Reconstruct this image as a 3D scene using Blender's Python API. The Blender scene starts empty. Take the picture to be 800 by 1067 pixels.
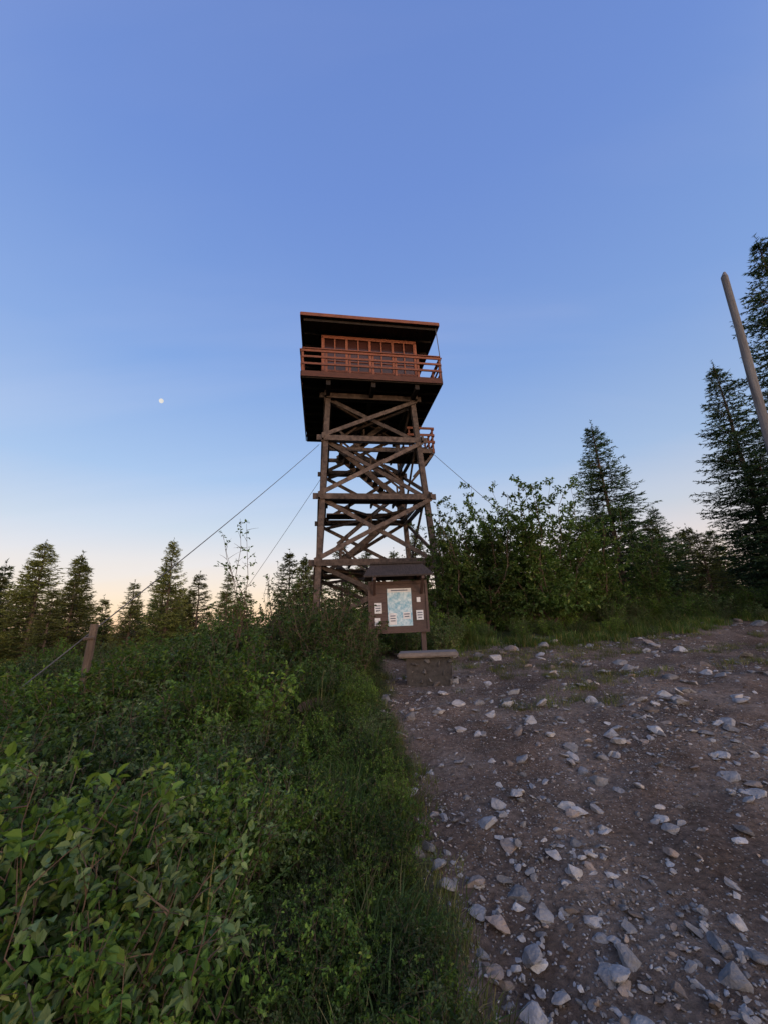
import bpy, bmesh, math, random
import numpy as np
from mathutils import Matrix, Vector
rng = np.random.default_rng(7)
random.seed(7)
scene = bpy.context.scene

# ------------------------------------------------------------------ helpers
class MB:
    def __init__(s): s.V=[]; s.F=[]; s.C=[]; s.M=[]; s.n=0
    def add(s,V,F,col=(1,1,1),mat=0):
        V=np.asarray(V,float).reshape(-1,3); F=np.asarray(F,int)
        c=np.asarray(col,float)
        if c.ndim==1: c=np.tile(c,(len(V),1))
        s.V.append(V); s.F.append(F+s.n); s.C.append(c); s.M.append(np.full(len(F),mat)); s.n+=len(V)
    def mesh(s,name,mats,smooth=False):
        me=bpy.data.meshes.new(name)
        V=np.concatenate(s.V); C=np.concatenate(s.C)
        loops=np.concatenate([f.ravel() for f in s.F]); tot=np.concatenate([np.full(len(f),f.shape[1]) for f in s.F])
        M=np.concatenate(s.M)
        me.vertices.add(len(V)); me.vertices.foreach_set('co',V.ravel().astype(np.float32))
        me.loops.add(len(loops)); me.loops.foreach_set('vertex_index',loops.astype(np.int32))
        me.polygons.add(len(tot)); st=np.concatenate([[0],np.cumsum(tot)[:-1]])
        me.polygons.foreach_set('loop_start',st.astype(np.int32)); me.polygons.foreach_set('loop_total',tot.astype(np.int32))
        me.polygons.foreach_set('material_index',M.astype(np.int32))
        me.polygons.foreach_set('use_smooth',np.full(len(tot),smooth))
        me.update(calc_edges=True)
        a=me.color_attributes.new('Col','FLOAT_COLOR','POINT')
        a.data.foreach_set('color',np.hstack([C,np.ones((len(C),1))]).ravel().astype(np.float32))
        for m in mats: me.materials.append(m)
        return me
    def obj(s,name,mats,parent=None,smooth=False):
        o=bpy.data.objects.new(name,s.mesh(name,mats,smooth)); scene.collection.objects.link(o)
        if parent: o.parent=parent
        return o
def empty(name,loc=(0,0,0),rz=0):
    o=bpy.data.objects.new(name,None); o.location=loc; o.rotation_euler=(0,0,rz); scene.collection.objects.link(o); o.empty_display_size=.2; return o
def inst(me,name,parent,loc,rz,sc,tilt=(0,0)):
    o=bpy.data.objects.new(name,me); o.location=loc; o.rotation_euler=(tilt[0],tilt[1],rz)
    o.scale=sc if hasattr(sc,'__len__') else (sc,sc,sc)
    scene.collection.objects.link(o)
    if parent: o.parent=parent
    return o
def unit(v): return v/np.maximum(np.linalg.norm(v,axis=-1,keepdims=True),1e-9)
FC={}
def tube(mb,pts,rad,k=5,col=(1,1,1),mat=0):
    P=np.asarray(pts,float); n=len(P); T=unit(np.gradient(P,axis=0))
    ref=np.array([1,0,0.]) if abs(T[0][0])<.8 else np.array([0,1,0.])
    A=unit(np.cross(T,ref)); B=np.cross(T,A); an=np.arange(k)*2*np.pi/k
    r=np.broadcast_to(np.asarray(rad,float),(n,))
    V=(P[:,None]+r[:,None,None]*(A[:,None]*np.cos(an)[None,:,None]+B[:,None]*np.sin(an)[None,:,None])).reshape(-1,3)
    if (n,k) not in FC:
        FC[(n,k)]=np.array([(i*k+j,i*k+(j+1)%k,(i+1)*k+(j+1)%k,(i+1)*k+j) for i in range(n-1) for j in range(k)])
    mb.add(V,FC[(n,k)],col,mat)
    if k>4: mb.add(V[-k:],[list(range(k))],col,mat)
BF=[(0,1,2,3),(7,6,5,4),(0,4,5,1),(1,5,6,2),(2,6,7,3),(3,7,4,0)]
def box(mb,c,s,col=(1,1,1),mat=0,rz=0,bev=0):
    x,y,z=[q/2 for q in s]
    V=np.array([(-x,-y,-z),(-x,y,-z),(x,y,-z),(x,-y,-z),(-x,-y,z),(-x,y,z),(x,y,z),(x,-y,z)])
    R=np.array([[math.cos(rz),-math.sin(rz),0],[math.sin(rz),math.cos(rz),0],[0,0,1]])
    mb.add(V@R.T+np.array(c),BF,col,mat)
def beam(mb,p,q,w,h,col=(1,1,1),mat=0,up=(0,0,1)):
    p=np.array(p,float); q=np.array(q,float); t=unit(q-p)
    up=np.array(up,float)
    if abs(t@up)>.98: up=np.array([0,1,0.])
    a=unit(np.cross(t,up))*w/2; b=unit(np.cross(a,t))*h/2
    V=[p-a-b,p-a+b,p+a+b,p+a-b,q-a-b,q-a+b,q+a+b,q+a-b]
    mb.add(V,BF,col,mat)

def hsh(i,j,s):
    v=np.sin(i*127.1+j*311.7+s*74.7)*43758.5453; return v-np.floor(v)
def vnoise(x,y,s=0):
    i=np.floor(x); j=np.floor(y); fx=x-i; fy=y-j; fx=fx*fx*(3-2*fx); fy=fy*fy*(3-2*fy)
    return (hsh(i,j,s)*(1-fx)+hsh(i+1,j,s)*fx)*(1-fy)+(hsh(i,j+1,s)*(1-fx)+hsh(i+1,j+1,s)*fx)*fy
def fbm(x,y,s=0,o=4):
    t=0;a=.5
    for k in range(o): t=t+a*(vnoise(x*2**k,y*2**k,s+k)-.5); a*=.5
    return t
def sst(a,b,x):
    t=np.clip((x-a)/(b-a),0,1); return t*t*(3-2*t)
def edge_x(y):
    return np.interp(y,[-5,1,2,4,5.6,7,9,11,30],[.4,.3,.18,.14,-.2,-.15,-.1,.2,.5])
def pathmask(x,y):
    n=fbm(x*1.3,y*1.3,3)*.7
    m=sst(-.12,.12,x-edge_x(y)+n)
    far=10.3+.12*x+fbm(x*.4,y*0+1,9)*2.0
    return m*(1-sst(-.5,.4,y-far+n*2))
def gz(x,y):
    x=np.asarray(x,float); y=np.asarray(y,float)
    r=np.hypot(x,y)
    z=.082*np.clip(y,-30,14)
    z=z+.01*np.clip(y-14,0,5)
    z=z-.11*np.clip(-1.2-x,0,12)
    z=z+.02*np.clip(x-3,0,20)*np.clip(y/10,0,1)
    d=np.clip(r-19,0,None); z=z-(45*(1-np.exp(-d*.17/45)))
    z=z+fbm(x*.012,y*.012,21)*60*sst(60,400,r)+ fbm(x*.002,y*.002,31)*120*sst(400,1500,r)
    z=z+fbm(x*.35,y*.35,11)*.22*sst(0,3,r)+fbm(x*1.6,y*1.6,12,4)*.12
    pm=pathmask(x,y)
    z=z+pm*(np.abs(fbm(x*4,y*4,14,4))*.12)-pm*.04+ (1-pm)*.03
    return z
def gz1(x,y): return float(gz(np.array([x]),np.array([y]))[0])

# ------------------------------------------------------------------ materials
def newmat(name):
    m=bpy.data.materials.new(name); m.use_nodes=True; nt=m.node_tree; nt.nodes.clear()
    return m,nt,nt.nodes,nt.links
def N(nt,t,**kw):
    n=nt.nodes.new(t)
    for k,v in kw.items(): setattr(n,k,v)
    return n
def ramp(nt,stops):
    r=nt.nodes.new('ShaderNodeValToRGB'); e=r.color_ramp.elements
    while len(e)<len(stops): e.new(.5)
    for i,(p,c) in enumerate(stops):
        e[i].position=p; e[i].color=(*c,1) if len(c)==3 else c
    return r
def foliage_mat(name,trans=.3,tint=(1,1,1),rough=.5):
    m,nt,n,l=newmat(name)
    at=N(nt,'ShaderNodeAttribute',attribute_name='Col'); oi=N(nt,'ShaderNodeObjectInfo')
    mr=N(nt,'ShaderNodeMapRange'); mr.inputs['To Min'].default_value=.65; mr.inputs['To Max'].default_value=1.35
    l.new(oi.outputs['Random'],mr.inputs['Value'])
    geo=N(nt,'ShaderNodeNewGeometry'); no=N(nt,'ShaderNodeTexNoise'); no.inputs['Scale'].default_value=1.1; no.inputs['Detail'].default_value=2
    l.new(geo.outputs['Position'],no.inputs['Vector'])
    mr2=N(nt,'ShaderNodeMapRange'); mr2.inputs['From Min'].default_value=.3; mr2.inputs['From Max'].default_value=.7; mr2.inputs['To Min'].default_value=.6; mr2.inputs['To Max'].default_value=1.4
    l.new(no.outputs['Fac'],mr2.inputs['Value'])
    mu=N(nt,'ShaderNodeMath',operation='MULTIPLY'); l.new(mr.outputs[0],mu.inputs[0]); l.new(mr2.outputs[0],mu.inputs[1])
    vm=N(nt,'ShaderNodeVectorMath',operation='SCALE'); l.new(at.outputs['Color'],vm.inputs[0]); l.new(mu.outputs[0],vm.inputs['Scale'])
    vt=N(nt,'ShaderNodeVectorMath',operation='MULTIPLY'); l.new(vm.outputs[0],vt.inputs[0]); vt.inputs[1].default_value=tint
    p=N(nt,'ShaderNodeBsdfPrincipled'); p.inputs['Roughness'].default_value=rough; p.inputs['Specular IOR Level'].default_value=.18
    l.new(vt.outputs[0],p.inputs['Base Color'])
    tr=N(nt,'ShaderNodeBsdfTranslucent'); v2=N(nt,'ShaderNodeVectorMath',operation='MULTIPLY'); v2.inputs[1].default_value=(1.3,1.5,.5); l.new(vt.outputs[0],v2.inputs[0]); l.new(v2.outputs[0],tr.inputs['Color'])
    mx=N(nt,'ShaderNodeMixShader'); mx.inputs[0].default_value=trans; l.new(p.outputs[0],mx.inputs[1]); l.new(tr.outputs[0],mx.inputs[2])
    o=N(nt,'ShaderNodeOutputMaterial'); l.new(mx.outputs[0],o.inputs['Surface']); return m
def surf_mat(name,c1,c2,scale=6,stretch=(1,1,1),rough=.85,bump=.3,usecol=False,detail=6,bscale=None,coord='Object',spec=.3):
    m,nt,n,l=newmat(name)
    tc=N(nt,'ShaderNodeTexCoord'); mp=N(nt,'ShaderNodeMapping'); mp.inputs['Scale'].default_value=stretch
    l.new(tc.outputs[coord],mp.inputs['Vector'])
    no=N(nt,'ShaderNodeTexNoise'); no.inputs['Scale'].default_value=scale; no.inputs['Detail'].default_value=detail; no.inputs['Roughness'].default_value=.65
    l.new(mp.outputs[0],no.inputs['Vector'])
    rp=ramp(nt,[(.3,c1),(.7,c2)]); l.new(no.outputs['Fac'],rp.inputs[0])
    p=N(nt,'ShaderNodeBsdfPrincipled'); p.inputs['Roughness'].default_value=rough; p.inputs['Specular IOR Level'].default_value=spec
    if usecol:
        at=N(nt,'ShaderNodeAttribute',attribute_name='Col'); vm=N(nt,'ShaderNodeVectorMath',operation='MULTIPLY')
        l.new(rp.outputs[0],vm.inputs[0]); l.new(at.outputs['Color'],vm.inputs[1]); l.new(vm.outputs[0],p.inputs['Base Color'])
    else: l.new(rp.outputs[0],p.inputs['Base Color'])
    if bump:
        n2=N(nt,'ShaderNodeTexNoise'); n2.inputs['Scale'].default_value=bscale or scale*4; n2.inputs['Detail'].default_value=5; l.new(mp.outputs[0],n2.inputs['Vector'])
        b=N(nt,'ShaderNodeBump'); b.inputs['Strength'].default_value=bump; b.inputs['Distance'].default_value=.02; l.new(n2.outputs['Fac'],b.inputs['Height']); l.new(b.outputs[0],p.inputs['Normal'])
    o=N(nt,'ShaderNodeOutputMaterial'); l.new(p.outputs[0],o.inputs['Surface']); return m

M_leaf=foliage_mat('shrub_leaf',.34,(1.18,1.18,.98))
M_needle=foliage_mat('conifer_needle',.15,(1.1,1.1,1.0),rough=.6)
M_grass=foliage_mat('grass_blade',.3,(1.02,1.02,.9))
M_bark=surf_mat('bark',(.05,.037,.028),(.13,.1,.08),9,(1,1,.25),bump=.6)
M_twig=surf_mat('twig_bark',(.05,.035,.025),(.12,.085,.06),20,bump=0)
M_towerwood=surf_mat('weathered_timber',(.024,.018,.016),(.115,.090,.078),5,(1,1,1),bump=.7,usecol=True,bscale=30,detail=9)
M_darkwood=surf_mat('dark_boards',(.009,.007,.006),(.026,.019,.016),4,(1,6,1),bump=.4,usecol=True)  # near-black boards for the catwalk deck, roof soffit and rafters
M_cedar=surf_mat('cedar_paint',(.11,.038,.022),(.22,.078,.044),5,(1,1,3),bump=.2,usecol=True,rough=.7)
M_stone=surf_mat('stone',(.5,.49,.485),(1,1,1),14,usecol=True,bump=.5,bscale=60,spec=.15)
M_pole=surf_mat('silver_snag',(.060,.059,.062),(.19,.185,.185),9,(1,1,.08),bump=.8,bscale=30)
M_wire=surf_mat('galvanised_wire',(.05,.05,.055),(.09,.09,.09),40,bump=0,rough=.5)
M_brown=surf_mat('brown_sign_paint',(.045,.028,.026),(.078,.050,.045),8,(1,1,4),bump=.15,rough=.6)
M_slab=surf_mat('weathered_slab',(.10,.085,.078),(.19,.165,.15),8,(1,3,1),bump=.4)
M_shake=surf_mat('shake_roof',(.016,.013,.011),(.05,.039,.035),9,(6,1,1),bump=.6)
M_paper=surf_mat('paper',(.42,.45,.48),(.62,.64,.66),12,bump=0,rough=.5)
M_map=surf_mat('map_print',(.06,.26,.40),(.55,.66,.70),16,bump=0,rough=.35,detail=8)
M_ink=surf_mat('ink',(.03,.04,.08),(.06,.08,.14),20,bump=0)
M_conc=surf_mat('mortared_stone',(.15,.135,.125),(.32,.29,.27),8,bump=.7)
def glass():
    m,nt,n,l=newmat('window_glass'); p=N(nt,'ShaderNodeBsdfPrincipled')
    no=N(nt,'ShaderNodeTexNoise'); no.inputs['Scale'].default_value=1.5
    rp=ramp(nt,[(.35,(.022,.009,.008)),(.65,(.055,.022,.018))]); l.new(no.outputs['Fac'],rp.inputs[0]); l.new(rp.outputs[0],p.inputs['Base Color'])
    p.inputs['Roughness'].default_value=.12; p.inputs['Specular IOR Level'].default_value=.3
    o=N(nt,'ShaderNodeOutputMaterial'); l.new(p.outputs[0],o.inputs['Surface']); return m
M_glass=glass()
def ground_mat():
    m,nt,n,l=newmat('ground_dirt_and_grass')
    tc=N(nt,'ShaderNodeTexCoord'); O=tc.outputs['Object']
    def noise(s,d=6,r=.6):
        q=N(nt,'ShaderNodeTexNoise'); q.inputs['Scale'].default_value=s; q.inputs['Detail'].default_value=d; q.inputs['Roughness'].default_value=r; l.new(O,q.inputs['Vector']); return q
    a=noise(1.3); b=noise(22,8,.7); c=noise(140,4)
    r1=ramp(nt,[(.32,(.085,.061,.047)),(.5,(.155,.115,.091)),(.68,(.235,.185,.150))]); l.new(a.outputs['Fac'],r1.inputs[0])
    r2=ramp(nt,[(.3,(.36,.34,.33)),(.55,(1,1,1)),(.75,(1.55,1.5,1.45))]); l.new(b.outputs['Fac'],r2.inputs[0])
    v=N(nt,'ShaderNodeVectorMath',operation='MULTIPLY'); l.new(r1.outputs[0],v.inputs[0]); l.new(r2.outputs[0],v.inputs[1])
    vo=N(nt,'ShaderNodeTexVoronoi'); vo.inputs['Scale'].default_value=48; l.new(O,vo.inputs['Vector'])
    rg=ramp(nt,[(.0,(1,1,1)),(.28,(1,1,1)),(.36,(0,0,0))]); l.new(vo.outputs['Distance'],rg.inputs[0])
    sep=N(nt,'ShaderNodeSeparateColor'); l.new(vo.outputs['Color'],sep.inputs[0])
    gt=N(nt,'ShaderNodeMath',operation='GREATER_THAN'); gt.inputs[1].default_value=.62; l.new(sep.outputs[0],gt.inputs[0])
    gm=N(nt,'ShaderNodeMath',operation='MULTIPLY'); l.new(rg.outputs[0],gm.inputs[0]); l.new(gt.outputs[0],gm.inputs[1])
    mg=N(nt,'ShaderNodeMixRGB'); mg.inputs[2].default_value=(.27,.24,.215,1); l.new(gm.outputs[0],mg.inputs[0]); l.new(v.outputs[0],mg.inputs[1])
    gr=ramp(nt,[(.35,(.018,.028,.010)),(.6,(.045,.055,.02)),(.75,(.08,.072,.032))]); l.new(noise(9).outputs['Fac'],gr.inputs[0])
    at=N(nt,'ShaderNodeAttribute',attribute_name='Col'); s2=N(nt,'ShaderNodeSeparateColor'); l.new(at.outputs['Color'],s2.inputs[0])
    ad=N(nt,'ShaderNodeMath',operation='MULTIPLY_ADD'); ad.inputs[1].default_value=.8; ad.inputs[2].default_value=-.4; l.new(noise(5).outputs['Fac'],ad.inputs[0])
    a3=N(nt,'ShaderNodeMath',operation='ADD',use_clamp=True); l.new(s2.outputs[0],a3.inputs[0]); l.new(ad.outputs[0],a3.inputs[1])
    mx=N(nt,'ShaderNodeMixRGB'); l.new(a3.outputs[0],mx.inputs[0]); l.new(gr.outputs[0],mx.inputs[1]); l.new(mg.outputs[0],mx.inputs[2])
    p=N(nt,'ShaderNodeBsdfPrincipled'); p.inputs['Roughness'].default_value=.95; p.inputs['Specular IOR Level'].default_value=.1; l.new(mx.outputs[0],p.inputs['Base Color'])
    h=N(nt,'ShaderNodeMath',operation='MULTIPLY_ADD'); h.inputs[1].default_value=.25; l.new(c.outputs['Fac'],h.inputs[0]); l.new(b.outputs['Fac'],h.inputs[2])
    h2=N(nt,'ShaderNodeMath',operation='MULTIPLY_ADD'); h2.inputs[1].default_value=.5; l.new(gm.outputs[0],h2.inputs[0]); l.new(h.outputs[0],h2.inputs[2])
    bp=N(nt,'ShaderNodeBump'); bp.inputs['Strength'].default_value=1; bp.inputs['Distance'].default_value=.04; l.new(h2.outputs[0],bp.inputs['Height']); l.new(bp.outputs[0],p.inputs['Normal'])
    o=N(nt,'ShaderNodeOutputMaterial'); l.new(p.outputs[0],o.inputs['Surface']); return m

# ------------------------------------------------------------------ ground
def axis(n,fine,far,c):
    t=np.linspace(-1,1,n); k=math.asinh(far/fine)
    return c+fine*np.sinh(t*k)
gx=axis(520,3.5,1800,1.5); gy=axis(520,3.5,1800,4.0)
X,Y=np.meshgrid(gx,gy); Z=gz(X,Y); pm=pathmask(X,Y)
mb=MB(); n=len(gx); idx=np.arange(n*n).reshape(n,n)
F=np.stack([idx[:-1,:-1],idx[:-1,1:],idx[1:,1:],idx[1:,:-1]],-1).reshape(-1,4)
mb.add(np.stack([X,Y,Z],-1).reshape(-1,3),F,np.repeat(pm.reshape(-1,1),3,1))
mb.obj('ground',[ground_mat()],smooth=True)

# ------------------------------------------------------------------ stones
def ico(sub):
    bm=bmesh.new(); bmesh.ops.create_icosphere(bm,subdivisions=sub,radius=1)
    V=np.array([v.co[:] for v in bm.verts]); F=np.array([[v.index for v in f.verts] for f in bm.faces]); bm.free(); return V,F
def rockvar(sub,seed,planes=9):
    r=np.random.default_rng(seed); V,F=ico(sub)
    for k in range(planes):
        nn=unit(r.normal(size=3)); d=r.uniform(.38,.72); q=np.clip(V@nn-d,0,None); V=V-q[:,None]*nn
    V=V*np.array([1,r.uniform(.5,.95),r.uniform(.3,.6)])
    V=V+r.normal(size=V.shape)*.012
    return V,F
tiny=[rockvar(1,s,6) for s in range(14)]; big=[rockvar(3,100+s,14) for s in range(10)]; med=[rockvar(2,200+s,9) for s in range(10)]
def stonecol():
    u=random.random(); g=random.uniform(.13,.35)
    if u<.64: return (g*.99,g*.98,g*.99)
    if u<.84: return (g*1.05,g*.86,g*.72)
    return (g*1.45,g*1.41,g*1.36)
def put(mb,var,x,y,s,sink=.25,col=None,z=None):
    V,F=var; a=random.uniform(0,6.28); tx=random.gauss(0,.25); ty=random.gauss(0,.25)
    R=np.array(Matrix.Rotation(a,3,'Z')@Matrix.Rotation(tx,3,'X')@Matrix.Rotation(ty,3,'Y'))
    if z is None: z=gz1(x,y)
    mb.add((V*s)@R.T+np.array([x,y,z+s*(.4-sink)*.7]),F,col or stonecol())
mb=MB()
NC=46000
cy=1.4+11*rng.random(NC)**1.7; cx=rng.uniform(-.3,1,NC)*(2.0+1.15*cy); 
pmv=pathmask(cx,cy); dens=fbm(cx*.9,cy*.9,44)+.5; zz=gz(cx,cy)
for x,y,p,d,z in zip(cx,cy,pmv,dens,zz):
    if random.random()>p*min(1,.2+(d*1.55)**4): continue
    u=random.random(); s=.0062*(u+1e-4)**(-.53); s=min(s,.052+.009*y)
    s*= 1+ .06*y
    put(mb,random.choice(tiny) if s<.02 else (random.choice(med) if s<.05 else random.choice(big)),x,y,s,z=z)
hand=[(1.3,3.24,.09),(.91,3.44,.08),(.95,2.84,.065),(1.58,2.28,.06),(2.2,4.3,.13),(2.35,4.55,.10),(2.05,4.05,.07),(3.55,5.3,.16),(3.8,5.6,.12),(3.2,5.2,.09),(-.26,2.03,.055),(4.1,7.2,.17),(2.7,7.0,.13),(5.0,6.6,.14),(3.1,8.5,.15),(1.75,3.1,.05),(1.2,5.2,.1),(.9,4.7,.07),(5.9,8.4,.2),(1.5,6.6,.11),(6.5,7.6,.17),(2.1,2.4,.05),(1.9,5.4,.10),(.7,6.0,.10),(2.6,5.6,.12),(1.35,3.0,.045),(2.8,6.2,.12),(3.0,6.4,.1),(1.9,3.5,.07),(2.9,3.9,.09),(2.5,3.2,.06),(1.6,4.0,.07),(4.4,5.4,.12)]
for x,y,s in hand: put(mb,random.choice(big),x,y,s,.1,tuple(np.array((.37,.36,.355))*random.uniform(.75,1.25)))
mb.obj('gravel',[M_stone])
for i,(x,y,s,c) in enumerate([(-1.0,5.4,.30,(.15,.095,.07)),(.05,4.6,.17,(.16,.145,.135)),(-.15,4.95,.18,(.13,.115,.105)),(-.62,5.0,.2,(.14,.11,.09)),(.22,5.2,.11,(.18,.165,.15))]):
    mb=MB(); put(mb,big[i+3],x,y,s,.0,c); mb.obj('boulder',[M_stone])

# ------------------------------------------------------------------ foliage generators
def leaves(mb,P,D,Nn,L,W,C,mat=0):
    S=unit(np.cross(D,Nn)); U=np.cross(S,D); L=L[:,None]; W=W[:,None]
    b=P; t=P+D*L-U*L*.12
    r1=P+D*L*.3+S*W*.48+U*W*.18; r2=P+D*L*.68+S*W*.38+U*W*.12
    l1=P+D*L*.3-S*W*.48+U*W*.18; l2=P+D*L*.68-S*W*.38+U*W*.12
    V=np.stack([b,r1,r2,t,l2,l1],1).reshape(-1,3); o=np.arange(len(P))*6
    F=np.concatenate([np.stack([o,o+1,o+2,o+3],1),np.stack([o,o+3,o+4,o+5],1)])
    mb.add(V,F,np.repeat(C,6,0),mat)
def broadleaf(name,seed,H,spread,nstem,nbr,lpm,leafL,pal,stemr=.006,brl=.34,tw=3,low=.15,bare=0.0,prof=.25):
    r=np.random.default_rng(seed); mb=MB(); P=[];D=[]
    for s in range(nstem):
        az=r.uniform(0,6.283); rad=spread*math.sqrt(r.uniform(0,1)); h=H*r.uniform(.62,1)*(1-prof*(rad/spread)**2)
        t=np.linspace(0,1,7); o=r.normal(0,.06*spread,2)
        cx=o[0]+math.cos(az)*rad*t**.8; cy=o[1]+math.sin(az)*rad*t**.8
        wob=r.normal(0,.02*H,(7,2)); wob[0]=0
        pts=np.stack([cx+wob[:,0],cy+wob[:,1],h*t**1.05],1)
        tube(mb,pts,stemr*H*(1-.8*t),4,mat=1)
        for b in range(nbr):
            tt=low+(1-low)*(b+r.uniform(0,1))/nbr; tt=min(tt,.99)
            st=np.array([np.interp(tt,t,pts[:,k]) for k in range(3)])
            a=r.uniform(0,6.283); el=r.uniform(.1,1.0); L=brl*H*(1-.6*tt)*r.uniform(.5,1.1)
            d=np.array([math.cos(a)*math.cos(el),math.sin(a)*math.cos(el),math.sin(el)])
            q=np.linspace(0,1,4)[:,None]; bp=st+d*L*q+np.array([0,0,-.15*L])*q**2
            tube(mb,bp,stemr*H*.4*(1-.7*q[:,0]),3,mat=1)
            segs=[(bp[0],bp[-1])]
            for k in range(tw):
                f=r.uniform(.25,1); s0=bp[0]+(bp[-1]-bp[0])*f; dd=unit(d+r.normal(0,.7,3)); segs.append((s0,s0+dd*L*.4*r.uniform(.5,1)))
            if r.uniform()<bare: continue
            for s0,s1 in segs:
                ln=np.linalg.norm(s1-s0); m=max(2,int(ln*lpm)); f=r.uniform(.1,1.02,m)[:,None]
                P.append(s0+(s1-s0)*f+r.normal(0,.006,(m,3))); D.append(unit(unit(s1-s0)*.6+r.normal(0,.7,(m,3))+np.array([0,0,-.1])))
    P=np.concatenate(P);D=np.concatenate(D);m=len(P)
    Nn=unit(np.array([0,0,1.])+r.normal(0,.45,(m,3)))
    L=leafL*r.uniform(.55,1.2,m); W=L*r.uniform(.5,.7,m)
    pal=np.array(pal); w=r.uniform(0,1,m)[:,None]; C=pal[0]*(1-w)+pal[1]*w
    k=r.uniform(0,1,m)<.06; C[k]=pal[2]; C=C*r.uniform(.75,1.25,(m,1))
    leaves(mb,P,D,Nn,L,W,C,0)
    return mb.mesh(name,[M_leaf,M_twig])
PG=[(.030,.062,.016),(.066,.120,.028),(.12,.155,.04)]
PD=[(.020,.042,.015),(.044,.075,.024),(.07,.10,.03)]
PB=[(.044,.084,.020),(.100,.160,.034),(.16,.19,.05)]
PS=[(.038,.066,.030),(.085,.115,.055),(.13,.15,.08)]
near=[broadleaf('shrub',s,.85,.45,20,9,66,lf,p) for s,p,lf in ((1,PG,.036),(2,PB,.043),(3,PS,.030),(4,PD,.038),(5,PB,.03))]
mid=[broadleaf('shrub',s,1.1,.6,18,9,34,.052,p) for s,p in ((11,PG),(12,PD),(13,PB),(14,PS))]
dark=[broadleaf('dark_shrub',s,1.7,.75,26,11,32,.05,PD,bare=.12) for s in (21,22)]
sap=[broadleaf('sapling',s,3.3,.45,5,16,14,.06,PG,stemr=.0035,brl=.17,tw=2,low=.3,bare=.3) for s in (31,32)]
PT=[(.028,.054,.018),(.064,.104,.032),(.11,.14,.05)]
decid=[broadleaf('deciduous_tree',s,5.2,1.5,11,23,28,.10,PT,stemr=.004,brl=.21,tw=6,low=.08,prof=.35) for s in (41,42,43)]

def conifer(name,seed,H,R,step=.22,nb=7,pal=((.012,.030,.014),(.034,.062,.026)),low=.04,gap=.08,tipcol=(.06,.09,.035),cov=1.0,spc=.10):
    r=np.random.default_rng(seed); mb=MB()
    t=np.linspace(0,1,9); tp=np.stack([r.normal(0,.02,9)*t,r.normal(0,.02,9)*t,H*t],1)
    tube(mb,tp,.013*H*(1-t)+.008,7,mat=1)
    S=[];E=[]
    z=low*H; q=np.linspace(0,1,5)[:,None]
    while z<H*.985:
        f=z/H; prof=(1-f)**.85*(1 if f>.12 else .8+f*1.6)
        for b in range(nb):
            if r.uniform()<gap: continue
            L=R*prof*r.uniform(.62,1.15)+.06; a=r.uniform(0,6.283); up=.6*f-.05+r.normal(0,.08)
            d=np.array([math.cos(a),math.sin(a),0])
            bp=np.array([0,0,z+r.uniform(-.1,.1)])+d*L*q+np.array([0,0,1])*(up*L*q-.30*L*q**1.5+.22*L*q**3)
            tube(mb,bp,.016*(1-q[:,0])*min(1,L)+.003,3,mat=1)
            nt=max(4,int(L/spc)); side=np.array([-d[1],d[0],0])
            g=.06+.94*(np.arange(nt)+r.uniform(size=nt))/nt; g=np.minimum(g,.999)
            i0=(g*4).astype(int); ff=(g*4-i0)[:,None]; s0=bp[i0]*(1-ff)+bp[i0+1]*ff
            ll=((.50*L*(1-g)**.8+.12)*r.uniform(.6,1.15,nt))[:,None]; sg=np.where(np.arange(nt)%2,1,-1)[:,None]
            dd=unit(side*sg*.75+d*.7+np.array([0,0,1.])*r.normal(-.14,.18,(nt,1)))
            S.append(s0);E.append(s0+dd*ll)
            S.append(bp[-2:-1]);E.append(bp[-1:]+d*.05)
        z+=step*(.55+.6*(1-f))*r.uniform(.7,1.3)
    S.append(np.array([[0,0,H*.95]]));E.append(np.array([[0,0,H*1.03]]))
    S=np.concatenate(S);E=np.concatenate(E);ln=np.linalg.norm(E-S,axis=1); cnt=np.maximum(4,(ln/(.017*cov)).astype(int))
    ix=np.repeat(np.arange(len(S)),cnt); f=r.uniform(0,1,len(ix))[:,None]
    P=S[ix]+(E-S)[ix]*f; ax=unit(E-S)[ix]; D=unit(ax*.75+r.normal(0,.6,(len(ix),3))*np.array([1,1,.75]))
    Sd=unit(np.cross(D,r.normal(size=(len(ix),3)))); Ln=r.uniform(.05,.10,len(ix))[:,None]*cov; w=.012*cov
    V=np.stack([P-Sd*w,P+Sd*w,P+D*Ln],1).reshape(-1,3); o=np.arange(len(P))*3
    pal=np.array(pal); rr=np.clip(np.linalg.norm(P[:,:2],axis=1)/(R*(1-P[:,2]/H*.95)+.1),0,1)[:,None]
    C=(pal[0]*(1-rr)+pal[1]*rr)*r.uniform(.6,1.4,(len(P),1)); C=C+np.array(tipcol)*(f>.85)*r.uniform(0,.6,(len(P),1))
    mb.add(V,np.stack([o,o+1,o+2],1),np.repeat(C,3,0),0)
    return mb.mesh(name,[M_needle,M_bark])
WARM=((.032,.045,.012),(.100,.110,.030))
cA=conifer('conifer_tree',51,13.3,3.3,step=.32,nb=8,cov=1.5,spc=.13)
cB=conifer('conifer_tree',52,11.0,2.4,step=.27,nb=8,gap=.10,cov=1.4,spc=.12)
cC=conifer('conifer_tree',53,8.6,2.2,step=.23,nb=8,pal=((.014,.034,.013),(.042,.078,.027)),cov=1.3,spc=.12)
cL=conifer('conifer_tree',54,7.2,1.8,step=.21,nb=8,pal=WARM,cov=1.2,spc=.11)
cM=conifer('conifer_tree',55,6.0,1.3,step=.21,nb=7,gap=.12,pal=WARM,cov=1.2,spc=.11)
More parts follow.
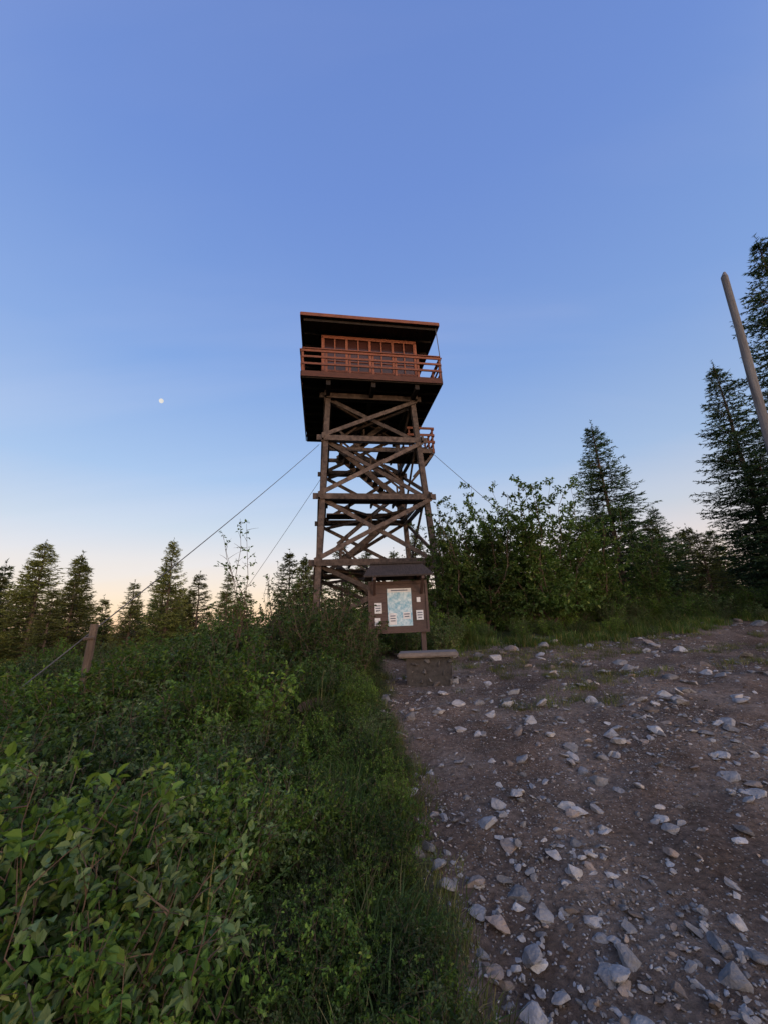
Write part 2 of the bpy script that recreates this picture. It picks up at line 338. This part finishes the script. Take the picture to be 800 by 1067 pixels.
def treeobj(me,x,y,top,H,rz=0,wid=1,name=None):
    g=gz1(x,y)-.1; s=(top-g)/H
    return inst(me,name or me.name.split('.')[0],None,(x,y,g),rz,(s*wid,s*wid,s))
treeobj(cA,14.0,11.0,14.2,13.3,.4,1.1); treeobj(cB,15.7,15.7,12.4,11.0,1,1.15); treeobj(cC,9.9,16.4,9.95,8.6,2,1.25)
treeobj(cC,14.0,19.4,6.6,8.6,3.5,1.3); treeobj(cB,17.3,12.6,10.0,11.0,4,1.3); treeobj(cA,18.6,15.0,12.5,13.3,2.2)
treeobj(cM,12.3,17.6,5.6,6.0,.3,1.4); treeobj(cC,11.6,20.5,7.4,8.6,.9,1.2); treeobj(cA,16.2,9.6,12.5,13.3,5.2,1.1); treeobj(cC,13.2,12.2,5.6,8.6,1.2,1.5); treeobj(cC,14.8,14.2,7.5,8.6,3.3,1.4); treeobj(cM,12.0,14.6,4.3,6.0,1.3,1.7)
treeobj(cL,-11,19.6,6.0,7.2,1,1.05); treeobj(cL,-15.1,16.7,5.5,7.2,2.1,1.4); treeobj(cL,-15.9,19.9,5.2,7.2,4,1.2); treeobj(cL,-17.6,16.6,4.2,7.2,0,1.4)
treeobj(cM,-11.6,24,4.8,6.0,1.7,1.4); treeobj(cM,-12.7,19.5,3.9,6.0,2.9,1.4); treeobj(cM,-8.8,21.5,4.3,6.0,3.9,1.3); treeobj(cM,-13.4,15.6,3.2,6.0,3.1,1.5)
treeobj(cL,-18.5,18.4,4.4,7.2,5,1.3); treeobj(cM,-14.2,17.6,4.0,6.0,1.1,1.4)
for (x,y,t,k,rz,w) in [(4.8,12.4,6.7,0,0,1),(3.0,12.6,6.3,1,1,1.05),(6.2,13.2,6.6,2,2,1),(2.0,13.1,5.6,0,3,.9),(7.6,13.8,5.9,1,4,1),(3.9,13.6,6.5,2,5,1),(9.4,14.0,4.6,0,1.4,1),(2.6,13.8,5.9,2,3,.9)]:
    treeobj(decid[k],x,y,t,5.0,rz,w)
fr=empty('distant_forest')
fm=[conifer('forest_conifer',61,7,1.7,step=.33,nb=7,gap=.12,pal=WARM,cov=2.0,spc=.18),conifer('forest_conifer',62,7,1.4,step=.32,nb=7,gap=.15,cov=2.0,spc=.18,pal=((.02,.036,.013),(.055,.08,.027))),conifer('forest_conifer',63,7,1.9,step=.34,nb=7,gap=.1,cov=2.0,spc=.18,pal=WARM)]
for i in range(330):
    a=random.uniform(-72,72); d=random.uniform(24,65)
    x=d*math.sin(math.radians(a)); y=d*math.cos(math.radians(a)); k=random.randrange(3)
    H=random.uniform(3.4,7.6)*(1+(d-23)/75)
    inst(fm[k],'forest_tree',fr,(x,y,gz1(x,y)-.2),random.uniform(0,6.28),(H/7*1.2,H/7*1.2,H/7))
for i in range(90):  # unseen trees behind the camera, added to shade the ground from the low sun
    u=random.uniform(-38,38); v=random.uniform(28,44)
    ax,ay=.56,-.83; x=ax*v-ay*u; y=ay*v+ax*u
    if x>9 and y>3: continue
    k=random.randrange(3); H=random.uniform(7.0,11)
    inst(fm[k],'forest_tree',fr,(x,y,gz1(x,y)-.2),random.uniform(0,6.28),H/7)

# shrubs ----------------------------------------------------------
th=empty('shrub_thicket')
def bush_edge(y): return np.interp(y,[0,2,3,4,5,6,8,10],[-.15,-.15,-.2,-.45,-.6,-.35,-.3,-.4])
cnt=0
for i in range(2500):
    y=random.uniform(.6,15); x=-random.uniform(0,1)*(2.6+1.35*y)
    if x>bush_edge(y)-.1: continue
    d=math.hypot(x,y)
    if d<1.7: continue
    pr=.8 if d<5 else (.52 if d<9 else .28)
    if random.random()>pr*.68: continue
    if abs(x+.92)<.5 and abs(y-5.0)<.65: continue
    me=random.choice(near) if d<4.4 else random.choice(mid)
    sc=random.uniform(.55,1.15)*(.65+.75*vnoise(np.array([x*.8]),np.array([y*.8]),5)[0])
    if d<4.4: sc*=.88
    eg=bush_edge(y)-x
    if eg<.8: 
        if random.random()<.2: continue
        sc*=.42+.7*eg
    inst(me,'shrub_clump',th,(x,y,gz1(x,y)-.06),random.uniform(0,6.28),(sc,sc,sc*random.uniform(.8,1.15)),(random.gauss(0,.08),random.gauss(0,.08))); cnt+=1
for i in range(230):
    x=random.uniform(.6,16); y=11.0+.12*x+random.uniform(-.6,2.8)
    sc=random.uniform(.45,.95); 
    if y<11.4+.12*x: sc*=.6
    inst(random.choice(mid),'shrub_clump',th,(x,y,gz1(x,y)-.06),random.uniform(0,6.28),sc); cnt+=1
for i in range(60):
    x=random.uniform(-4,1.6); y=random.uniform(9.2,14)
    inst(random.choice(mid),'shrub_clump',th,(x,y,gz1(x,y)-.06),random.uniform(0,6.28),random.uniform(.6,1.1)); cnt+=1
for (x,y,s,k) in [(-1.15,7.2,1.0,0),(-.75,7.5,.85,1),(-1.6,7.6,1.05,1),(-.9,8.2,1.0,0),(-.6,6.6,.6,0),(-2.1,8.4,1.0,1),(-.42,7.9,.55,0)]:
    inst(dark[k],'dark_shrub',None,(x,y,gz1(x,y)-.05),random.uniform(0,6.28),s)
for (x,y,t,k) in [(-2.75,7.6,4.1,0),(-2.35,7.9,3.2,1),(-1.6,8.0,2.9,0),(-3.6,8.3,2.6,1),(-1.0,9.0,3.0,1)]:
    treeobj(sap[k],x,y,t,3.3,random.uniform(0,6))
# grass -----------------------------------------------------------
def tuft(seed,n,h,spread,pal,lean=.5,w=.004):
    r=np.random.default_rng(seed); mb=MB()
    a=r.uniform(0,6.283,n); o=np.stack([np.cos(a),np.sin(a),0*a],1)*(spread*np.sqrt(r.uniform(0,1,n)))[:,None]
    a2=a+r.normal(0,.7,n); d=np.stack([np.cos(a2),np.sin(a2),0*a2],1); Hh=h*r.uniform(.35,1.1,n)[:,None]; le=(lean*r.uniform(.1,1.3,n))[:,None]
    s=np.stack([-np.sin(a2+.4),np.cos(a2+.4),0*a2],1); ww=(w*r.uniform(.6,1.3,n))[:,None]
    pts=[]
    for k,f in enumerate((0,.35,.7,1)):
        c=o+np.array([0,0,1])*Hh*(f-.25*le*f*f)+d*Hh*le*f**2
        if k<3: pts+= [c-s*ww*(1-f*.6),c+s*ww*(1-f*.6)]
        else: pts.append(c)
    V=np.stack(pts,1).reshape(-1,3); b=np.arange(n)*7
    pal=np.array(pal); u=r.uniform(0,1,(n,1)); C=pal[0]*(1-u)+pal[1]*u; k=r.uniform(0,1,n)<.12; C[k]=pal[2]
    C=np.repeat(C,7,0)
    mb.add(V,np.concatenate([np.stack([b,b+1,b+3,b+2],1),np.stack([b+2,b+3,b+5,b+4],1)]),C)
    mb.add(V,np.stack([b+4,b+5,b+6],1),C)
    return mb.mesh('grass_tuft',[M_grass])
GP=[(.036,.070,.018),(.080,.125,.032),(.18,.16,.07)]
GY=[(.055,.074,.022),(.115,.126,.044),(.24,.20,.10)]
T=[tuft(70+i,90,.25,.16,GP,.9) for i in range(3)]; TS=[tuft(80+i,60,.10,.14,GY,.9,.0025) for i in range(3)]
TF=[tuft(90+i,70,.22,.2,GP,.7,.006) for i in range(2)]
TL=[tuft(95+i,20,.55,.12,GP,.6,.0045) for i in range(2)]
gr=empty('grass')
for i in range(760):
    y=random.uniform(1.2,7.5); x=edge_x(y)-random.uniform(-.12,1)*.9
    cl=vnoise(np.array([x*2.2]),np.array([y*2.2]),91)[0]
    if random.random()>.15+1.1*cl: continue
    near_e=x>edge_x(y)-.25
    me=random.choice(TS) if (near_e or random.random()<.4) else random.choice(T)
    if y>4.2 and not near_e and random.random()<.5: me=random.choice(TF)
    if math.hypot(x,y)<1.5: continue
    inst(me,'grass_tuft',gr,(x,y,gz1(x,y)-.01),random.uniform(0,6.28),random.uniform(.45,1.3)*(.6+.6*cl),(random.gauss(0,.1),random.gauss(0,.1)))
for i in range(55):
    y=random.uniform(2.0,8); x=-random.uniform(.8,1.2+.7*y)
    inst(random.choice(TL),'grass_tuft',gr,(x,y,gz1(x,y)),random.uniform(0,6.28),random.uniform(.7,1.3))
for i in range(240):
    y=random.uniform(1.4,6.5); x=edge_x(y)-random.uniform(.05,.8)
    inst(random.choice(near),'weed_clump',gr,(x,y,gz1(x,y)-.02),random.uniform(0,6.28),random.uniform(.16,.46))
for i in range(2400):
    x=random.uniform(.3,15); y=random.uniform(5.0,12.5)
    m=fbm(np.array([x*.5]),np.array([y*.9]),77)[0]+.05*(y-.12*x-8.0)
    if m<.02: continue
    me=random.choice(TS) if y<9.4+.12*x else random.choice(TF)
    inst(me,'grass_tuft',gr,(x,y,gz1(x,y)-.01),random.uniform(0,6.28),random.uniform(.5,1.3)*(1 if y<10 else 1.0))

# ------------------------------------------------------------------ lookout tower
tz=gz1(-.68,17.2)
yaw=math.radians(9.5)
tw=empty('fire_lookout_tower',(-.68,17.2,0),yaw)
zb=tz-.6; zt=11.35
def hw(z): return 2.42+(1.88-2.42)*(z-1.2)/(zt-1.2)
def corner(i,z,ins=0):
    sx=(-1,1,1,-1)[i]; sy=(-1,-1,1,1)[i]; h=hw(z)-ins; return (sx*h,sy*h,z)
def tcol(a=.75,b=1.2):
    g=random.uniform(a,b); return (g*1.02,g,g*.97)
mb=MB()
for i in range(4): beam(mb,corner(i,zb),corner(i,zt),.22,.22,tcol(.9,1.2),up=(0,1,0))
mb.obj('legs',[M_towerwood],tw)
levels=[1.35,3.75,6.45,9.1,11.2]
mb=MB()
for z in levels[1:]:
    for i in range(4):
        j=(i+1)%4; p=np.array(corner(i,z,-.13)); q=np.array(corner(j,z,-.13)); e=unit(q-p)*.25
        beam(mb,p-e,q+e,.07,.24,tcol())
        p=np.array(corner(i,z+.01,.14)); q=np.array(corner(j,z+.01,.14)); beam(mb,p,q,.06,.20,tcol(.6,.9))
mb.obj('girts',[M_towerwood],tw)
mb=MB()
for a,b in zip(levels[:-1],levels[1:]):
    for i in range(4):
        j=(i+1)%4
        beam(mb,corner(i,a+.1,-.15),corner(j,b-.1,-.15),.06,.17,tcol(.8,1.45))
        beam(mb,corner(j,a+.1,.10),corner(i,b-.1,.10),.06,.17,tcol(.6,1.1))
    beam(mb,corner(0,b-.2,.2),corner(2,b-.2,.2),.1,.12,tcol(.5,.8)); beam(mb,corner(1,b-.34,.2),corner(3,b-.34,.2),.1,.12,tcol(.5,.8))
mb.obj('cross_braces',[M_towerwood],tw)
mb=MB()
def planks(x0,x1,y0,y1,z,w=.2,th=.05,along='x',mat=0,a=.7,b=1.1):
    y=y0
    while y+w<=y1+.01: box(mb,((x0+x1)/2,y+w/2,z+random.uniform(-.004,.004)),(x1-x0,w-.012,th),tcol(a,b),mat); y+=w
for z in (3.75,6.45):
    h=hw(z)-.2
    planks(-h,h,-h,-h+1.3,z+.16)
    planks(-h,h,h-1.0,h,z+.16)
    for x in np.linspace(-h,h,5): beam(mb,(x,-h,z+.04),(x,-h+1.3,z+.04),.07,.16,tcol(.5,.8))
planks(.5,3.1,-.9,.5,9.3)
for y in (-.85,.45): beam(mb,(-1.9,y,9.18),(3.1,y,9.18),.08,.18,tcol())
for x in (1.2,3.0): beam(mb,(x,-.9,9.05),(x,.5,9.05),.08,.1,tcol(.6,.8))
beam(mb,(3.0,-.8,9.05),(2.0,-.8,7.9),.07,.1,tcol()); beam(mb,(3.0,.4,9.05),(2.0,.4,7.9),.07,.1,tcol())
mb.obj('landings',[M_towerwood],tw)
mb=MB()
for (x,y) in ((1.9,-.86),(3.04,-.86),(3.04,-.2),(3.04,.46),(1.9,.46)): beam(mb,(x,y,9.1),(x,y,10.35),.08,.08,tcol(.6,.8),up=(0,1,0))
for z in (9.65,10.0,10.35):
    beam(mb,(1.8,-.93,z),(3.12,-.93,z),.04,.11,tcol(.6,.8)); beam(mb,(3.11,-.93,z),(3.11,.5,z),.04,.11,tcol(.6,.8)); beam(mb,(1.8,.53,z),(3.12,.53,z),.04,.11,tcol(.6,.8))
mb.obj('landing_railing',[M_cedar],tw)
mb=MB()
def stair(p,q,w=.8,y=0):
    p=np.array(p,float);q=np.array(q,float)
    for s in (-w/2,w/2):
        o=np.array([0,s,0]); beam(mb,p+o,q+o,.05,.24,tcol(.8,1.1))
        beam(mb,p+o+(0,0,.95),q+o+(0,0,.95),.05,.09,tcol(.9,1.3))
        for f in (.05,.5,.95): c=p+(q-p)*f+o; beam(mb,c,c+np.array((0,0,.95)),.07,.07,tcol(),up=(0,1,0))
    n=int(abs(q[2]-p[2])/.22)
    for k in range(n):
        c=p+(q-p)*(k+.5)/n; box(mb,c,(.25,w-.05,.04),tcol(.7,1.0))
stair((1.7,-.2,1.2),(-1.5,-.2,3.85)); stair((-1.5,.1,3.95),(1.6,.1,6.55)); stair((1.5,-.4,6.65),(-1.4,-.4,9.2)); stair((-1.4,.6,9.2),(1.2,.6,11.3),.7)
mb.obj('stairs',[M_towerwood],tw)
mb=MB()
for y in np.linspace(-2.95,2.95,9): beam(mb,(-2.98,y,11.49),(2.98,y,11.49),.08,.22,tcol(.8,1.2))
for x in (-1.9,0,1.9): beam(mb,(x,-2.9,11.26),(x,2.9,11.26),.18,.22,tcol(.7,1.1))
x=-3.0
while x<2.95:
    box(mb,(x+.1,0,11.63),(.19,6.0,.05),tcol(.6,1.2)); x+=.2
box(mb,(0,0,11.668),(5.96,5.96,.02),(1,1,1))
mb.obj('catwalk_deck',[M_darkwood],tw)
mb=MB()
H0=11.68
for i in range(4):
    a=np.array([(-3,-3),(3,-3),(3,3),(-3,3)][i]); b=np.array([(-3,-3),(3,-3),(3,3),(-3,3)][(i+1)%4]); dn=unit(b-a); nn=np.array([dn[1],-dn[0]])
    A=np.append(a+nn*.03,0);B=np.append(b+nn*.03,0)
    beam(mb,A+(0,0,11.55),B+(0,0,11.55),.04,.26,tcol(.3,.4))
    for z in (H0+.36,H0+.70): beam(mb,A+(0,0,z),B+(0,0,z),.045,.09,tcol(.75,1.0))
    beam(mb,A+(0,0,H0+1.0),B+(0,0,H0+1.0),.045,.11,tcol(.85,1.05))
    beam(mb,A+(0,0,H0+1.08),B+(0,0,H0+1.08),.13,.04,tcol(.85,1.05))
    for f in np.linspace(.005,.995,7): c=A+(B-A)*f-np.append(nn*.065,0); beam(mb,c+(0,0,H0),c+(0,0,H0+1.05),.09,.09,tcol(.8,1.0),up=(0,1,0))
mb.obj('catwalk_railing',[M_cedar],tw)
cw=2.12; zs=12.35; ztop=14.12
mb=MB()
for sgn,ax in ((-1,'f'),(1,'b'),(-1,'l'),(1,'r')):
    for k in range(5):
        z=H0+.07+k*.13
        if ax in 'fb': box(mb,(0,sgn*cw,z),(2*cw,.03+.006*(k%2),.128),tcol(.45,.6))
        else: box(mb,(sgn*cw,0,z),(.03+.006*(k%2),2*cw-.04,.128),tcol(.45,.6))
mb.obj('cab_wall_siding',[M_cedar],tw)
mb=MB(); gm=MB()
def put_(m,p,s,side):
    a=side*math.pi/2; R=np.array([[math.cos(a),-math.sin(a),0],[math.sin(a),math.cos(a),0],[0,0,1]])
    box(m,R@np.array(p),s,tcol(1.0,1.3),0,a)
def wall(side):
    for k in range(9):
        u=-cw+2*cw*k/8 
        w=.14 if k in(0,8) else (.11 if k%2==0 else .06)
        put_(mb,(u,-cw-.02,(zs+ztop)/2),(w,.07,ztop-zs),side)
    put_(mb,(0,-cw-.025,zs),(2*cw+.1,.10,.09),side); put_(mb,(0,-cw-.025,ztop+.02),(2*cw+.1,.09,.16),side)
    for zz_ in (.32,.66): put_(mb,(0,-cw-.012,zs+(ztop-zs)*zz_),(2*cw,.03,.03),side)
    put_(gm,(0,-cw+.01,(zs+ztop)/2),(2*cw-.05,.01,ztop-zs),side)
for s in range(4): wall(s)
mb.obj('window_frames',[M_cedar],tw); gm.obj('window_glass',[M_glass],tw)
mb=MB()
ez=14.55; o=3.08
V=[(-o,-o,ez),(o,-o,ez),(o,o,ez),(-o,o,ez),(0,0,ez+.75)]
mb.add(V,[(0,1,4),(1,2,4),(2,3,4),(3,0,4)],(1,1,1),1)
for i in range(4):
    a=np.array([(-o,-o),(o,-o),(o,o),(-o,o)][i]); b=np.array([(-o,-o),(o,-o),(o,o),(-o,o)][(i+1)%4])
    beam(mb,(a[0],a[1],ez-.06),(b[0],b[1],ez-.06),.05,.16,(.95,.95,.85),0)
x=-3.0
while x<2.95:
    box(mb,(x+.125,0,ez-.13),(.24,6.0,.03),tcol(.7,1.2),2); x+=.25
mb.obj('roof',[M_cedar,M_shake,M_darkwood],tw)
mb=MB()
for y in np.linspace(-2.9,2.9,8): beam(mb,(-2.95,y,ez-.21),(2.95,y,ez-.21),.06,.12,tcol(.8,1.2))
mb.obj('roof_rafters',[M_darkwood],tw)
mb=MB(); tube(mb,[(2.95,-2.95,14.4),(3.0,-3.0,13.0),(3.02,-3.02,11.5)],.02,5); mb.obj('lightning_cable',[M_wire],tw)
mb=MB()
for i in range(4): c=corner(i,zb+.55); box(mb,(c[0],c[1],zb+.45),(.6,.6,.5))
mb.obj('footings',[M_conc],tw)
def guy(a,b,sag=.15,r=.011):
    t=np.linspace(0,1,14)[:,None]; P=np.array(a)*(1-t)+np.array(b)*t; P[:,2]-=sag*4*t[:,0]*(1-t[:,0])
    mb=MB(); tube(mb,P,r,5); mb.obj('guy_wire',[M_wire])
guy((-2.66,15.2,9.0),(-5.35,4.4,gz1(-5.35,4.4)),.12); guy((-3.04,18.9,9.1),(-12.7,26,-.8)); guy((1.75,15.5,9.0),(8.2,13.5,1.3))

# ------------------------------------------------------------------ post, snag pole
mb=MB(); g=gz1(-4.65,6.25)
tube(mb,[(-4.65,6.25,g-.2),(-4.66,6.25,g+.7),(-4.63,6.26,1.72)],[.07,.06,.055],9); tube(mb,[(-4.72,6.2,1.5),(-4.56,6.2,1.52)],.025,5)
mb.obj('wooden_post',[M_bark],smooth=False)
mb=MB(); g=gz1(7.05,6.7)
t=np.linspace(0,1,14)[:,None]; P=np.array([7.05,6.72,g-.3])*(1-t)+np.array([7.3,6.46,8.15])*t; P[:,0]+=np.sin(t[:,0]*5)*.02+np.sin(t[:,0]*17)*.008
tube(mb,P,np.linspace(.105,.058,14)*(1+.06*np.sin(np.arange(14)*2.1)),12); tube(mb,[P[-1],P[-1]+np.array([.03,0,.12])],[.058,.02],12)
mb.obj('bare_pole',[M_pole],smooth=True)

# ------------------------------------------------------------------ information kiosk
kz=gz1(.2,8.5); K=empty('information_kiosk',(.22,8.5,0),math.radians(4))
mb=MB()
for x in (-.5,.5): beam(mb,(x,.06,kz-.3),(x,.06,2.42),.10,.10,(1,1,1),up=(0,1,0))
mb.obj('posts',[M_brown],K)
mb=MB()
for k in range(5): box(mb,(0,0,1.46+.195*k),(1.2,.035+.003*(k%2),.19))
for z in (1.34,2.36): box(mb,(0,-.015,z),(1.26,.07,.06))
for x in (-.61,.61): box(mb,(x,-.015,1.85),(.05,.06,.96))
mb.obj('board',[M_brown],K)
mb=MB(); box(mb,(.02,-.03,1.84),(.52,.012,.78)); mb.obj('map_poster',[M_map],K)
mb=MB()
for (x,z,w,h) in ((.02,2.19,.5,.08),(-.14,1.60,.16,.24),(.16,1.66,.16,.14),(-.43,1.83,.15,.22),(-.45,1.55,.12,.16),(.43,1.98,.08,.1),(.44,1.66,.15,.2)):
    box(mb,(x,-.04,z),(w,.006,h))
mb.obj('notices',[M_paper],K)
mb=MB()
for (x,z,w) in ((.02,2.19,.36),(-.43,1.88,.11),(-.43,1.83,.11),(-.43,1.78,.09),(.44,1.71,.11),(.44,1.66,.11),(.44,1.61,.08),(-.14,1.66,.11),(-.14,1.61,.11),(-.14,1.56,.1),(.16,1.69,.12),(.16,1.64,.1)):
    box(mb,(x,-.046,z),(w,.004,.018))
mb.obj('printed_text',[M_ink],K)
mb=MB()
rz_=2.78; ey=.42; ez_=2.46
for sy in (-1,1):
    for k in range(4):
        f0,f1=k/4,(k+1)/4+.04
        hw_=lambda f:.55+.17*f
        z0=rz_-(rz_-ez_)*f0+.012*k; z1=rz_-(rz_-ez_)*f1+.012*k
        V=[(-hw_(f0),sy*ey*f0,z0),(hw_(f0),sy*ey*f0,z0),(hw_(f1),sy*ey*f1,z1),(-hw_(f1),sy*ey*f1,z1)]; V=V+[(v[0],v[1],v[2]-.03) for v in V]
        mb.add(V,[(0,1,2,3),(7,6,5,4),(0,4,5,1),(1,5,6,2),(2,6,7,3),(3,7,4,0)])
box(mb,(0,0,rz_+.01),(1.12,.1,.04))
mb.obj('roof',[M_shake],K)
mb=MB()
for x in (-.5,.5):
    beam(mb,(x,-.42,2.44),(x,.42,2.44),.06,.08); beam(mb,(x,-.4,2.45),(x,0,2.74),.05,.06); beam(mb,(x,.4,2.45),(x,0,2.74),.05,.06); beam(mb,(x,-.38,2.42),(x,-.02,2.12),.05,.05)
mb.obj('roof_frame',[M_brown],K)

# ------------------------------------------------------------------ stone bench
bz=gz1(.6,6.7); B=empty('stone_bench',(.62,6.8,max(bz,.52)+.04),math.radians(-6))
bm=bmesh.new(); bmesh.ops.create_cube(bm,size=1); bmesh.ops.scale(bm,vec=(.98,.5,.075),verts=bm.verts)
bmesh.ops.bevel(bm,geom=bm.edges[:],offset=.02,segments=2,affect='EDGES'); bmesh.ops.translate(bm,vec=(0,0,.43),verts=bm.verts)
me=bpy.data.meshes.new('seat_slab'); bm.to_mesh(me); bm.free(); me.materials.append(M_slab); o=bpy.data.objects.new('seat_slab',me); scene.collection.objects.link(o); o.parent=B
mb=MB()
for row in range(4):
    xx=-.4+(row%2)*.04
    while xx<.34:
        w=random.uniform(.13,.24); w=min(w,.4-xx); V,F=big[random.randrange(10)]
        V=V/np.abs(V).max(0); mb.add(V*np.array([w/2*1.03,.2,.078])+np.array([xx+w/2,0,-.10+row*.135]),F,tuple(np.array((.15,.142,.14))*random.uniform(.6,1.3))); xx+=w
box(mb,(0,0,.13),(.72,.32,.5),(.07,.065,.062))
mb.obj('stone_base',[M_stone],B)

# ------------------------------------------------------------------ moon
bm=bmesh.new(); bmesh.ops.create_uvsphere(bm,u_segments=32,v_segments=16,radius=8.5); me=bpy.data.meshes.new('moon'); bm.to_mesh(me); bm.free()
m,nt,n_,l=newmat('moon_surface'); e=N(nt,'ShaderNodeEmission'); no=N(nt,'ShaderNodeTexNoise'); no.inputs['Scale'].default_value=.15
rp=ramp(nt,[(.4,(.75,.72,.68)),(.6,(1,.97,.92))]); l.new(no.outputs['Fac'],rp.inputs[0]); l.new(rp.outputs[0],e.inputs[0]); e.inputs[1].default_value=1.0
oo=N(nt,'ShaderNodeOutputMaterial'); l.new(e.outputs[0],oo.inputs[0]); me.materials.append(m)
mo=bpy.data.objects.new('moon',me); mo.location=(-569*2,884*2,576*2); mo.scale=(1.3,1.3,1.45); scene.collection.objects.link(mo)

# ------------------------------------------------------------------ light
SE=3.0; SA=math.radians(146)
sd=Vector((math.sin(SA)*math.cos(math.radians(SE)),math.cos(SA)*math.cos(math.radians(SE)),math.sin(math.radians(SE))))
L=bpy.data.lights.new('sun','SUN'); L.energy=.65; L.angle=math.radians(.5); L.color=(1,.56,.32)
lo=bpy.data.objects.new('sun',L); lo.rotation_euler=sd.to_track_quat('Z','Y').to_euler(); scene.collection.objects.link(lo)
w=bpy.data.worlds.new('World'); scene.world=w; w.use_nodes=True; nt=w.node_tree; nt.nodes.clear(); l=nt.links
sk=N(nt,'ShaderNodeTexSky',sky_type='NISHITA'); sk.sun_disc=False; sk.sun_elevation=math.radians(SE); sk.sun_rotation=SA; sk.altitude=1200; sk.ozone_density=2.0; sk.dust_density=.6
bg=N(nt,'ShaderNodeBackground'); bg.inputs['Strength'].default_value=.10
l.new(sk.outputs[0],bg.inputs['Color'])
tc=N(nt,'ShaderNodeTexCoord'); sx=N(nt,'ShaderNodeSeparateXYZ'); l.new(tc.outputs['Generated'],sx.inputs[0])
rs=ramp(nt,[(0,(.80,.50,.38)),(.07,(.80,.56,.46)),(.15,(.70,.58,.55)),(.22,(.53,.54,.60)),(.34,(.34,.45,.66)),(.56,(.205,.33,.65)),(.82,(.145,.245,.60)),(1,(.125,.21,.54))])
l.new(sx.outputs['Z'],rs.inputs[0])
ab=N(nt,'ShaderNodeMath',operation='ADD'); ab.inputs[1].default_value=.18; l.new(sx.outputs['Z'],ab.inputs[0])
mxz=N(nt,'ShaderNodeMath',operation='MAXIMUM'); mxz.inputs[1].default_value=.05; l.new(ab.outputs[0],mxz.inputs[0])
dx=N(nt,'ShaderNodeMath',operation='DIVIDE'); dy=N(nt,'ShaderNodeMath',operation='DIVIDE')
l.new(sx.outputs['X'],dx.inputs[0]); l.new(mxz.outputs[0],dx.inputs[1]); l.new(sx.outputs['Y'],dy.inputs[0]); l.new(mxz.outputs[0],dy.inputs[1])
cb=N(nt,'ShaderNodeCombineXYZ'); l.new(dx.outputs[0],cb.inputs[0]); l.new(dy.outputs[0],cb.inputs[1])
def cirrus(rot,sc,lo,hi,amt,off,prev):
    mp=N(nt,'ShaderNodeMapping'); mp.inputs['Location'].default_value=off; mp.inputs['Rotation'].default_value=(0,0,math.radians(rot)); mp.inputs['Scale'].default_value=sc; l.new(cb.outputs[0],mp.inputs['Vector'])
    cn=N(nt,'ShaderNodeTexNoise'); cn.inputs['Scale'].default_value=1.0; cn.inputs['Detail'].default_value=5; cn.inputs['Roughness'].default_value=.5; cn.inputs['Distortion'].default_value=.6; l.new(mp.outputs[0],cn.inputs['Vector'])
    cr=ramp(nt,[(lo,(0,0,0)),(hi,(amt,amt,amt))]); l.new(cn.outputs['Fac'],cr.inputs[0])
    mc=N(nt,'ShaderNodeMixRGB'); mc.inputs[2].default_value=(.68,.63,.72,1); l.new(cr.outputs[0],mc.inputs[0]); l.new(prev,mc.inputs[1]); return mc.outputs[0]
c1=cirrus(35,(.35,1.6,1),.46,.80,.16,(0,0,0),rs.outputs[0])
c2=cirrus(-58,(.22,1.5,1),.52,.78,.20,(1.3,.4,0),c1)
b2=N(nt,'ShaderNodeBackground'); b2.inputs['Strength'].default_value=.98; l.new(c2,b2.inputs['Color'])
dt=N(nt,'ShaderNodeVectorMath',operation='DOT_PRODUCT'); dt.inputs[1].default_value=(math.sin(SA),math.cos(SA),0); l.new(tc.outputs['Generated'],dt.inputs[0])
ga=N(nt,'ShaderNodeMapRange',interpolation_type='SMOOTHSTEP'); ga.inputs['From Min'].default_value=-.05; ga.inputs['From Max'].default_value=.95; l.new(dt.outputs['Value'],ga.inputs['Value'])
ge=ramp(nt,[(0,(2.6,1.55,.85)),(.15,(2.4,1.65,1.05)),(.4,(1.5,1.2,.95)),(.75,(.5,.45,.45)),(1,(.2,.2,.25))]); l.new(sx.outputs['Z'],ge.inputs[0])
b3=N(nt,'ShaderNodeBackground'); l.new(ge.outputs[0],b3.inputs['Color']); gs=N(nt,'ShaderNodeMath',operation='MULTIPLY'); gs.inputs[1].default_value=1.22; l.new(ga.outputs[0],gs.inputs[0]); l.new(gs.outputs[0],b3.inputs['Strength'])
ads=N(nt,'ShaderNodeAddShader'); l.new(bg.outputs[0],ads.inputs[0]); l.new(b2.outputs[0],ads.inputs[1])
ad2=N(nt,'ShaderNodeAddShader'); l.new(ads.outputs[0],ad2.inputs[0]); l.new(b3.outputs[0],ad2.inputs[1])
ou=N(nt,'ShaderNodeOutputWorld'); l.new(ad2.outputs[0],ou.inputs['Surface'])
scene.view_settings.view_transform='Standard'; scene.view_settings.look='None'; scene.view_settings.exposure=0

# ------------------------------------------------------------------ camera
cam=bpy.data.cameras.new('camera'); cam.sensor_fit='VERTICAL'; cam.sensor_height=36; cam.lens=13.5; cam.clip_end=6000; cam.clip_start=.05
co=bpy.data.objects.new('camera',cam); scene.collection.objects.link(co); scene.camera=co
p=math.radians(15.6); th_=math.radians(2.5)
f=Vector((0,math.cos(p),math.sin(p))); r=Vector((1,0,0)); u=Vector((0,-math.sin(p),math.cos(p)))
r2=r*math.cos(th_)-u*math.sin(th_); u2=u*math.cos(th_)+r*math.sin(th_)
mat=Matrix((r2,u2,-f)).transposed().to_4x4(); mat.translation=Vector((0,0,1.6)); co.matrix_world=mat
